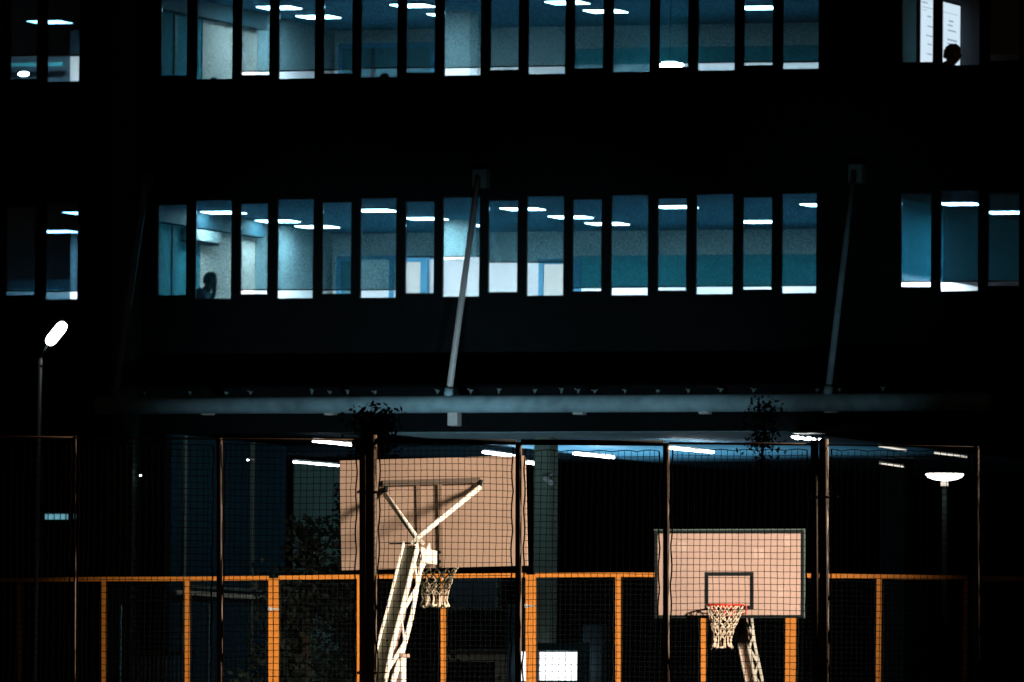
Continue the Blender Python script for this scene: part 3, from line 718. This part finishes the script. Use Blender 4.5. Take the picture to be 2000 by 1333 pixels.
far = empty('orange_fence', FFr.P(0, 0, 0)); tag(far, 'orange painted post-and-rail netting fence at the far end of the court', 'fence')
fposts = [(38,1136,.024),(203,1132,.026),(366,1131,.028),(529.5,1128,.030),(540,1128,.030),(702,1126,.028),(866,1124,.030),(1032,1121,.032),(1042,1121,.032),(1207.5,1121,.032),(1374,1121,.030),(1541,1123,.034),(1551,1123,.034),(1717.5,1126,.030),(1886,1130,.028),(1912,1131,.02),(2060,1134,.028)]
fp = []
for (x, y, r) in fposts:
    ut, zt, ug = foot(FFr, (x, x - (0 if x < 1400 else 2)), y + 2, 1333)
    MB().bar(FFr.P(ug, 0, 0), FFr.P(ut, 0, zt), r * 2, r * 2, up=FFr.n).build('post', M['orange'], far); fp.append((x, ut, zt, r))
for seg in ([(-60,1134),(38,1133),(203,1131.5),(366,1131),(525,1129.5)], [(544,1129),(702,1127),(866,1125.5),(1028,1124)], [(1046,1124),(1207,1123),(1374,1123.5),(1537,1124.5)], [(1555,1124.5),(1717,1126.5),(1890,1129)], [(1908,1130),(2060,1131)]):
    q = [FFr.at(x, y, 0) for x, y in seg]; mbx = MB()
    for i in range(len(q) - 1): mbx.bar(FFr.P(q[i][0], -.002, q[i][1]), FFr.P(q[i + 1][0], -.002, q[i + 1][1]), .05, .055)
    mbx.build('top_rail', M['orange'], far)
for (x, y) in ((1035, 1184), (534.5, 1190)):
    u, z = FFr.at(x, y, 0)
    c = MB().box(FFr, u - .07, u + .07, -.05, -.04, z - .012, z + .012).build('clamp', M['galv'], far)
    MB().ball(FFr.P(u - .04, -.06, z), .03, .02, .03, 8, 6).build('bolt', M['galv'], c)
for k in range(len(fp) - 1):
    a, c = fp[k], fp[k + 1]
    if c[0] - a[0] < 40: continue
    nb = MB(); fence_net(FFr.P(a[1] + a[3], 0, 0), FFr.P(c[1] - c[3], 0, 0), min(a[2], c[2]) - .05, 1.2, .066, .0022, nb, knots=False, seed=k + 40)
    nb.build('net', M['netfar'], far)

# ------------------------------------------------------------------ basketball hoops
def hoop(px, py, dep, facing, label, near_one):
    """facing=-1: playing face towards the camera; +1: back towards the camera. px,py = centre of board"""
    yaw = R(9); F0 = Frame((0, dep, 0), yaw); u, z = F0.at(px, py, 0); F = Frame(F0.P(u, 0, 0), yaw)
    zc = z; ZB = zc - .525
    root = empty('basketball_hoop', F.P(0, 0, 0)); tag(root, label, 'basketball hoop')
    tilt = R(1.75) if near_one else R(.45)
    def rot(mb):                                    # the board hangs slightly crooked
        for i, v in enumerate(mb.v):
            p = v - F.o; uu = p.dot(F.u); ww = p.dot(F.n); zz = p.z - zc
            mb.v[i] = F.P(uu * math.cos(tilt) - zz * math.sin(tilt), ww, zc + uu * math.sin(tilt) + zz * math.cos(tilt))
        return mb
    h, v = .9, .525
    fs = -1 if not near_one else 1                  # side (in w) of the playing face
    rot(MB().box(F, -h, h, -.015, .015, zc - v, zc + v)).build('backboard', M['boardback' if near_one else 'board'], root)
    # black border and target square on the playing face
    w0, w1 = (.016, .020) if near_one else (-.020, -.016)
    t = .038
    bb = MB().box(F, -h, h, w0, w1, zc + v - t, zc + v).box(F, -h, h, w0, w1, zc - v, zc - v + t).box(F, -h, -h + t, w0, w1, zc - v + t, zc + v - t).box(F, h - t, h, w0, w1, zc - v + t, zc + v - t)
    rot(bb).build('border', M['black'], root)
    tg = MB(); a, b0, b1, t2 = .295, zc - v + .105, zc - v + .55, .045
    tg.box(F, -a, a, w0, w1, b1 - t2, b1).box(F, -a, a, w0, w1, b0, b0 + t2).box(F, -a, -a + t2, w0, w1, b0 + t2, b1 - t2).box(F, a - t2, a, w0, w1, b0 + t2, b1 - t2)
    rot(tg).build('target_square', M['black'], root)
    if not near_one:
        pm = mat('patched_paint', (.42, .31, .28), .9, scale=6, var=.15)
        for (pa, pb, pw, ph_) in ((-.78, .30, .10, .14), (-.62, .27, .13, .11), (.58, -.27, .09, .10), (.30, .20, .12, .10), (.66, .33, .08, .13), (.72, -.42, .12, .07)):
            rot(MB().box(F, pa, pa + pw, -.0165, -.0152, zc + pb, zc + pb + ph_)).build('patch', pm, root)
        rot(MB().box(F, -h - .012, h + .012, -.014, .018, zc + v + .001, zc + v + .014).box(F, h + .001, h + .014, -.014, .018, zc - v, zc + v)).build('edge_trim', M['anchor'], root)
    # rim
    zr = ZB + .15; cy_ = fs * .375; N = 40
    rp_ = [F.P(.225 * math.cos(2 * math.pi * i / N), cy_ + .225 * math.sin(2 * math.pi * i / N), zr) for i in range(N)]
    rm_ = MB().loop(rp_, .0115, 8)
    rm_.build('rim', M['red'], root, smooth=True)
    br = MB()
    y0_, y1_ = sorted((fs * .02, fs * .15)); br.box(F, -.10, .10, y0_, y1_, zr - .03, zr - .012)
    y0_, y1_ = sorted((fs * .021, fs * .03)); br.box(F, -.075, .075, y0_, y1_, zr - .13, zr - .031)
    for s in (-1, 1):
        br.tube([F.P(s * .10, fs * .03, zr - .11), F.P(s * .19, fs * .30, zr - .012)], .009, 6)
        br.tube([F.P(s * .10, fs * .03, zr - .012), F.P(s * .12, fs * .16, zr)], .009, 6)
    if not near_one:
        br.tube([F.P(.235, fs * .20, zr), F.P(.235, fs * .20, zr - .095), F.P(.10, fs * .03, zr - .11)], .009, 6)
    br.build('rim_bracket', M['red'], root)
    # net: two families of crossing cords, knots and a gathered hem
    rnd = random.Random(3 if near_one else 5); nn = 12; rows = 7; drop = .40
    tw = .35 if near_one else .1
    def rad(t):
        return (.222 + (.118 - .222) * min(1, t * 1.05) ** 1.15) if near_one else (.222 + (.112 - .222) * min(1, t * 1.15) ** .95)
    nt_ = MB(); J = {}
    for j in range(rows + 1):
        t_ = (j / rows) ** .8
        for i in range(nn):
            a_ = 2 * math.pi * (i + .5 * (j % 2)) / nn + rnd.uniform(-.09, .09) * (j > 0) + tw * t_
            r_ = rad(t_) * (1 + rnd.uniform(-.07, .07) * (j > 0))
            cx = (-.045 if near_one else -.03) * t_
            J[j, i] = F.P(cx + r_ * math.cos(a_), cy_ + r_ * math.sin(a_), zr - drop * t_ + rnd.uniform(-.012, .012) * (j > 0))
    for j in range(rows):
        for i in range(nn):
            i1, i2 = (i, (i - 1) % nn) if j % 2 == 0 else (i, (i + 1) % nn)
            for q in (i1, i2):
                A_, B_ = J[j, i], J[j + 1, q]; mdl = (A_ + B_) / 2 + Vector((rnd.uniform(-.006, .006), 0, rnd.uniform(-.006, .006)))
                nt_.tube([A_, mdl, B_], .0068, 5)
    for i in range(nn):                              # hem tassels: doubled cords that bulge out at the end
        p = J[rows, i]; c0 = F.P(0, cy_, 0); dr = Vector((p.x - c0.x, p.y - c0.y, 0)).normalized()
        e = p + dr * rnd.uniform(.0, .02) - Vector((0, 0, .095 + rnd.uniform(-.012, .012)))
        q = e + F.u * rnd.uniform(-.02, .02) - Vector((0, 0, .02))
        nt_.tube([p, (p + e) / 2 - dr * .012, e, q], .01, 6, rs=[.008, .011, .017, .012])
        if i % 2 == 0:
            e2 = J[rows, (i + 1) % nn] - Vector((0, 0, .09)); nt_.tube([e, (e + e2) / 2 - Vector((0, 0, .012)), e2], .011, 6)
    nt_.build('net', M['cord'], root, smooth=True)
    # stand: a lattice arm behind the board (w runs opposite the playing face)
    bk = -fs
    def Q(s, y, z_): return F.P(s, bk * y, z_)
    if near_one:
        hw = .06
        back = [(.95, 3.02), (1.50, 3.02), (2.40, 2.42), (3.05, 2.07), (3.22, 1.75), (3.30, 0)]
        front = [(.95, 2.88), (1.72, 2.42), (2.62, 1.98), (3.05, 1.35), (3.0, 0)]
        # back plate (towards the camera)
        def yz(px_, py_, s=hw):
            w_, zz = F.atu(px_, py_, s); return (-w_ * bk * -1 if False else (w_ * bk), zz)
        back = [yz(815, 1067), yz(782, 1200), yz(763.5, 1270), yz(757, 1300), yz(752, 1333)]
        front = [yz(838, 1072), yz(821, 1108), yz(803, 1206), yz(781, 1288), yz(764, 1340)]
        yb, zb_ = back[-1]; back.append((yb + .05, 0)); yf, zf = front[-1]; front.append((yf, 0))
    else:
        hw = .05
        def yz(px_, py_, s=hw):
            w_, zz = F.atu(px_, py_, s); return (w_ * bk, zz)
        back = [yz(1450, 1195), yz(1461, 1262), yz(1475, 1333)]
        front = [yz(1466, 1195), yz(1474, 1262), yz(1489, 1333)]
        for L_ in (back, front):
            (ya, za), (yb, zb_) = L_[-2], L_[-1]; k_ = (zb_ - .9) / (za - zb_); L_.append((yb + (yb - ya) * k_, .9)); L_.append((yb + (yb - ya) * k_, 0))
    th = .045
    bp = MB()
    for (a, c) in zip(back[:-1], back[1:]):
        A1, C1 = Q(0, *a), Q(0, *c); bp.bar(A1, C1, hw * 2, .012, up=F.n)
    bp.build('arm_back_plate', M['shadedpaint'] if near_one else M['boardback'], root)  # plates coloured darker to give the arm its shaded face
    for (nm, L_) in (('arm_chord', back), ('arm_chord', front)):
        for s in (-1, 1):
            cmb = MB()
            for (a, c) in zip(L_[:-1], L_[1:]): cmb.bar(Q(s * (hw + .006), *a), Q(s * (hw + .006), *c), .11 if near_one else .09, .012, up=F.u)
            cmb.build(nm, M['white'], root)
    def along(L_, t_):
        n = len(L_) - 1; x = t_ * n; i = min(int(x), n - 1); f = x - i
        return (L_[i][0] + (L_[i + 1][0] - L_[i][0]) * f, L_[i][1] + (L_[i + 1][1] - L_[i][1]) * f)
    # flat zigzag lattice on both sides
    bz = [p for p in back if p[1] > .2]; fz = [p for p in front if p[1] > .2]; nz = 7 if near_one else 9
    for s in (-1, 1):
        zz = []
        for i in range(nz):
            zt_ = max(bz[0][1], fz[0][1]) - .12 - i * (.27 if near_one else .165)
            L_ = bz if i % 2 == 0 else fz
            for (a, c) in zip(L_[:-1], L_[1:]):
                if a[1] >= zt_ >= c[1]:
                    f = (a[1] - zt_) / max(1e-6, a[1] - c[1]); zz.append(Q(s * (hw + .004), a[0] + (c[0] - a[0]) * f, zt_)); break
        for a, c in zip(zz[:-1], zz[1:]): MB().bar(a, c, .055, .010, up=F.u).build('lattice_brace', M['white'], root)
    # inner web seen through the lattice
    web = MB(); 
    pts = back[:-1] + list(reversed(front[:-1]))
    web.prism(F, [(bk * y, z_) for y, z_ in pts], -.008, .008)
    web.build('arm_web', M['board'], root)
    if near_one:
        # box bracket to the board
        y1, zt1 = yz(818, 1069); y2, zt2 = yz(849.5, 1077); _, zb2 = yz(849.5, 1103); y3, zb1 = yz(822, 1099)
        pts = [(bk * y1, zt1), (bk * y2, zt2), (bk * y2, zb2), (bk * y3, zb1)]
        MB().prism(F, pts, hw + .013, hw + .02).prism(F, pts, -hw - .02, -hw - .013).build('arm_head', M['white'], root)
        # vertical mount and frame on the back of the board
        mf = MB().box(F, -.16, -.12, -.026, -.016, ZB + .03, zc + .27).box(F, .05, .09, -.032, -.016, ZB + .01, zc + .27)
        rot(mf).build('mount_post', mat('shaded_steel', (.28, .20, .155), .8, spec=.1), root)
        rot(MB().box(F, -.48, .46, -.034, -.016, zc + .271, zc + .325)).build('mount_rail', mat('shaded_rail_steel', (.18, .14, .12), .8, spec=.1), root)  # rail and posts coloured darker for the shade there
        for z_ in (ZB + .06, ZB + .15): MB().ball(F.P(.07, -.065, z_), .018, .01, .018, 8, 6).build('bolt', M['black'], root)
        # V struts
        s0 = F.P(hw * .2, -1.15, F.at(814, 1050, -1.15)[1]); s0 = F.P(F.at(814, 1052, -1.15)[0], -1.15, F.at(814, 1052, -1.15)[1])
        for (x, y) in ((752.5, 966), (936, 953)):
            uu, zz_ = F.at(x, y, -.06); e = F.P(uu, -.06, zz_)
            MB().tube([s0, s0 + (e - s0) * .5 , e], .026, 10).build('strut', M['white'], root, smooth=True)
            MB().tube([e, F.P(uu + (.01 if x > 800 else 0), -.02, zz_ + .07)], .02, 8).build('strut_hook', M['black'], root)
        MB().tube([F.P(-.24, -1.1, s0.z - .05), F.P(.02, -1.1, s0.z - .045)], .008, 6).build('pivot_rod', M['black'], root)
        MB().bar(s0, s0 + F.u * -.05 - Vector((0, 0, .05)), .03, .03, up=F.n).bar(s0, s0 + F.u * .07 - Vector((0, 0, .05)), .03, .03, up=F.n).build('strut_lug', M['white'], root)
        # upright of the base beside the arm
        a_, c_, zb3, zt3 = F.rect(768, 786, 1284, 1340, -2.2)
        MB().box(F, a_, c_, -2.3, -2.0, 0, zt3).build('base_upright', M['board'], root)
        MB().box(F, c_ + .001, c_ + .014, -2.3, -2.05, 0, zt3).build('upright_flange', M['white'], root)
        MB().box(F, a_ - .05, c_ + .03, -2.34, -1.98, zt3 + .001, zt3 + .035).build('upright_cap', M['board'], root)
        MB().box(F, -.45, .45, -3.7, -1.8, .008, .28).build('base', M['black'], root)
    else:
        MB().box(F, -.45, .45, 2.0, 3.9, .008, .3).build('base', M['black'], root)
        rot(MB().box(F, -.12, .12, .016, .05, ZB + .02, ZB + .5)).build('mount_plate', M['galv'], root)
    return root
hoop(847, 1002.5, 101.6, 1, 'large basketball hoop seen from behind, tan board on a white lattice arm with V struts', True)
hoop(1424.5, 1122, 127.5, -1, 'smaller far basketball hoop facing the camera with red rim and black target square', False)

# ------------------------------------------------------------------ street lamps
SL = Frame((0, 150, 0), 0)
u, z = SL.at(1845, 931, 0)
lp = empty('street_lamp', SL.P(SL.at(1847, 1333, 0)[0], 0, 0)); tag(lp, 'street lamp with a wide glowing disc head at the right', 'street lamp')
prof = [(0, -.062), (.08, -.058), (.17, -.042), (.24, -.012), (.27, .022), (.262, .038), (.0, .042)]
lb = MB(); n = 32
for (r, h) in prof:
    for k in range(n): lb.v.append(SL.P(u + r * math.cos(2 * math.pi * k / n), r * math.sin(2 * math.pi * k / n), z + h))
for i in range(len(prof) - 1):
    for k in range(n): lb.f.append([i * n + k, i * n + (k + 1) % n, (i + 1) * n + (k + 1) % n, (i + 1) * n + k])
lb.build('lamp_disc', emit('disc_lamp', (1.0, .95, .88), 6), lp, smooth=True)
MB().tube([SL.P(u, 0, z + .046), SL.P(u, 0, z + .07)], .26, 28, rs=[.265, .12]).build('lamp_cap', M['black'], lp, smooth=True)
MB().box(SL, u - .052, u + .052, -.05, .05, z - .135, z - .064).build('neck', M['cablight'], lp)
MB().tube([SL.P(SL.at(1847, 1333, 0)[0], 0, 0), SL.P(u, 0, z - .137)], .036, 14).build('pole', M['pier'], lp, smooth=True)
ll = bpy.data.lights.new('lamp', 'POINT'); ll.energy = 2.5; ll.color = (1, .93, .85); ll.shadow_soft_size = .2
lo = bpy.data.objects.new('lamp', ll); col.objects.link(lo); lo.parent = lp; lo.location = SL.P(u, -.02, z - .25) - Vector(lp['_o'])

LL = Frame((0, 118, 0), 0)
ub, _ = LL.at(68, 1333, 0); ut, zt = LL.at(79, 700, 0)
l2 = empty('street_lamp', LL.P(ub, 0, 0)); tag(l2, 'slim street lamp with a tilted glaring LED head at the left', 'street lamp')
MB().tube([LL.P(ub - .01, 0, 0), LL.P(ut, 0, zt)], .024, 12).build('pole', mat('blue_grey_pole', (.04, .06, .075), .5), l2, smooth=True)
MB().tube([LL.P(ut, 0, zt - .10), LL.P(ut + .002, 0, zt)], .018, 10, rs=[.026, .018]).build('pole_top', M['white'], l2, smooth=True)
a, za = LL.at(97, 668, 0); c, zc2 = LL.at(123, 636, 0)
MB().tube([LL.P(ut, 0, zt), LL.P(ut + .04, .0, zt + .08), LL.P(a - .02, .05, za - .02)], .014, 8).build('bracket', M['black'], l2)
A_ = LL.P(a, 0, za); C_ = LL.P(c, 0, zc2); d = (C_ - A_)
MB().tube([A_ - d * .16, A_ - d * .08, A_ + d * .1, C_ - d * .1, C_ + d * .08, C_ + d * .16], .06, 16, rs=[.022, .046, .062, .062, .046, .022]).build('led_head', emit('led', (1.0, .97, .90), 14), l2, smooth=True)
hh = MB().tube([A_ - d * .2 + Vector((0, .07, .03)), C_ + d * .2 + Vector((0, .07, .03))], .07, 12); hh.build('head_housing', M['black'], l2, smooth=True)

# ------------------------------------------------------------------ court floodlights on masts outside the picture
def floodmast(x, y, h, heads, label):
    t = empty('floodlight_mast', (x, y, 0)); tag(t, label, 'floodlight')
    MB().tube([(x, y, 0), (x, y, h)], .09, 14, rs=[.11, .07]).build('mast', M['galv'], t, smooth=True)
    for (tx, ty, tz, power, ang, colr, soft) in heads:
        p = Vector((x, y, h)); q = Vector((tx, ty, tz)); dr = (q - p).normalized()
        MB().bar(p - dr * .12, p - dr * .02, .4, .3).build('lamp_head', M['black'], t)
        l = bpy.data.lights.new('lamp', 'SPOT'); l.energy = power; l.spot_size = R(ang); l.spot_blend = .8; l.color = colr; l.shadow_soft_size = soft
        o = bpy.data.objects.new('lamp', l); col.objects.link(o); o.parent = t; o.location = p + dr * .05 - Vector((x, y, 0))
        o.rotation_euler = dr.to_track_quat('-Z', 'Y').to_euler()
warm = (1.0, .82, .62)
floodmast(14, 92.8, 8.5, [(-.8, 100, 2.6, 37000, 56, warm, 1.6), (-.5, 86, 2.6, 47000, 22, warm, .6)], 'floodlight mast beside the near hoop, outside the picture')
floodmast(14, 102, 8.5, [(2.6, 128, 3.2, 15500, 8.5, warm, 1.0), (.15, 137, 3.0, 80000, 15.6, warm, .3)], 'floodlight mast beside mid court, outside the picture')

# ------------------------------------------------------------------ trees
def tree(px, ytop, dep, hw, seed, label, n=2600, top=None, lean=0, leaf=.07):
    rnd = random.Random(seed); fr = Frame((0, dep, 0), 0)
    u0, zt = fr.at(px, ytop, 0); base = fr.P(u0 + lean, 0, 0)
    t = empty('tree', base); tag(t, label, 'tree', 'trees before the building')
    tk = MB(); pts = [base + Vector((0, 0, 0)), fr.P(u0 + lean * .6, 0, zt * .35), fr.P(u0 + lean * .2, 0, zt * .65), fr.P(u0, 0, zt * .82), fr.P(u0 + .05, 0, zt * .95)]
    tk.tube(pts, .1, 10, rs=[.11, .09, .06, .03, .008]); tips = [pts[4]] * 6 + [pts[3]] * 3 + [pts[4].lerp(pts[3], .5)] * 5
    for k in range(16):
        f = rnd.uniform(.28, .9); p = pts[0].lerp(pts[3], f); a = rnd.uniform(0, 6.28); L = hw * rnd.uniform(.5, 1.05) * (1.15 - .55 * f)
        e = p + Vector((math.cos(a) * L, math.sin(a) * L, rnd.uniform(.2, .7))); mdl = (p + e) / 2 + Vector((0, 0, rnd.uniform(-.1, .1)))
        tk.tube([p, mdl, e], .03, 6, rs=[.035, .022, .006]); tips += [e, mdl, (mdl + e) / 2]
        for _ in range(3):
            e2 = mdl + Vector((rnd.uniform(-.5, .5), rnd.uniform(-.5, .5), rnd.uniform(-.1, .5))) * hw * .6; tk.tube([mdl, e2], .01, 5, rs=[.012, .003]); tips.append(e2)
    tk.build('trunk', M['bark'], t)
    lf = MB()
    for _ in range(n):
        c = rnd.choice(tips); s = rnd.gauss(0, .16 * hw), rnd.gauss(0, .16 * hw), rnd.gauss(0, .15 * hw)
        c = c + Vector(s)
        if c.z > zt: c.z = zt - rnd.random() * .3
        e1 = Vector((rnd.gauss(0, 1), rnd.gauss(0, 1), rnd.gauss(0, 1))).normalized(); e2 = e1.cross(Vector((rnd.gauss(0, 1), rnd.gauss(0, 1), 1))).normalized()
        a_, b__ = leaf * rnd.uniform(.6, 1.2), leaf * .55; b = len(lf.v)
        lf.v += [c - e1 * a_, c + e2 * b__, c + e1 * a_, c - e2 * b__]; lf.f.append([b, b + 1, b + 2, b + 3])
    lf.build('crown', M['leaf'], t)
tree(728, 786, 162, 1.05, 11, 'dark leafy tree standing behind the rear-facing board', 9500, leaf=.055)
tree(600, 1010, 158, 1.1, 12, 'lower dark bushy tree left of the brown double post', 3800)
tree(1488, 757, 165, .8, 13, 'thin dark tree whose tip crosses the canopy pipe above the far hoop', 4200, leaf=.045)
tree(820, 1150, 170, 1.0, 14, 'shrubby dark tree behind the lattice arm of the near hoop', 3600)
tree(936, 1292, 176, .45, 15, 'small dark shrub in front of the cream door surround', 900, leaf=.05)

print('objects', len(bpy.data.objects))
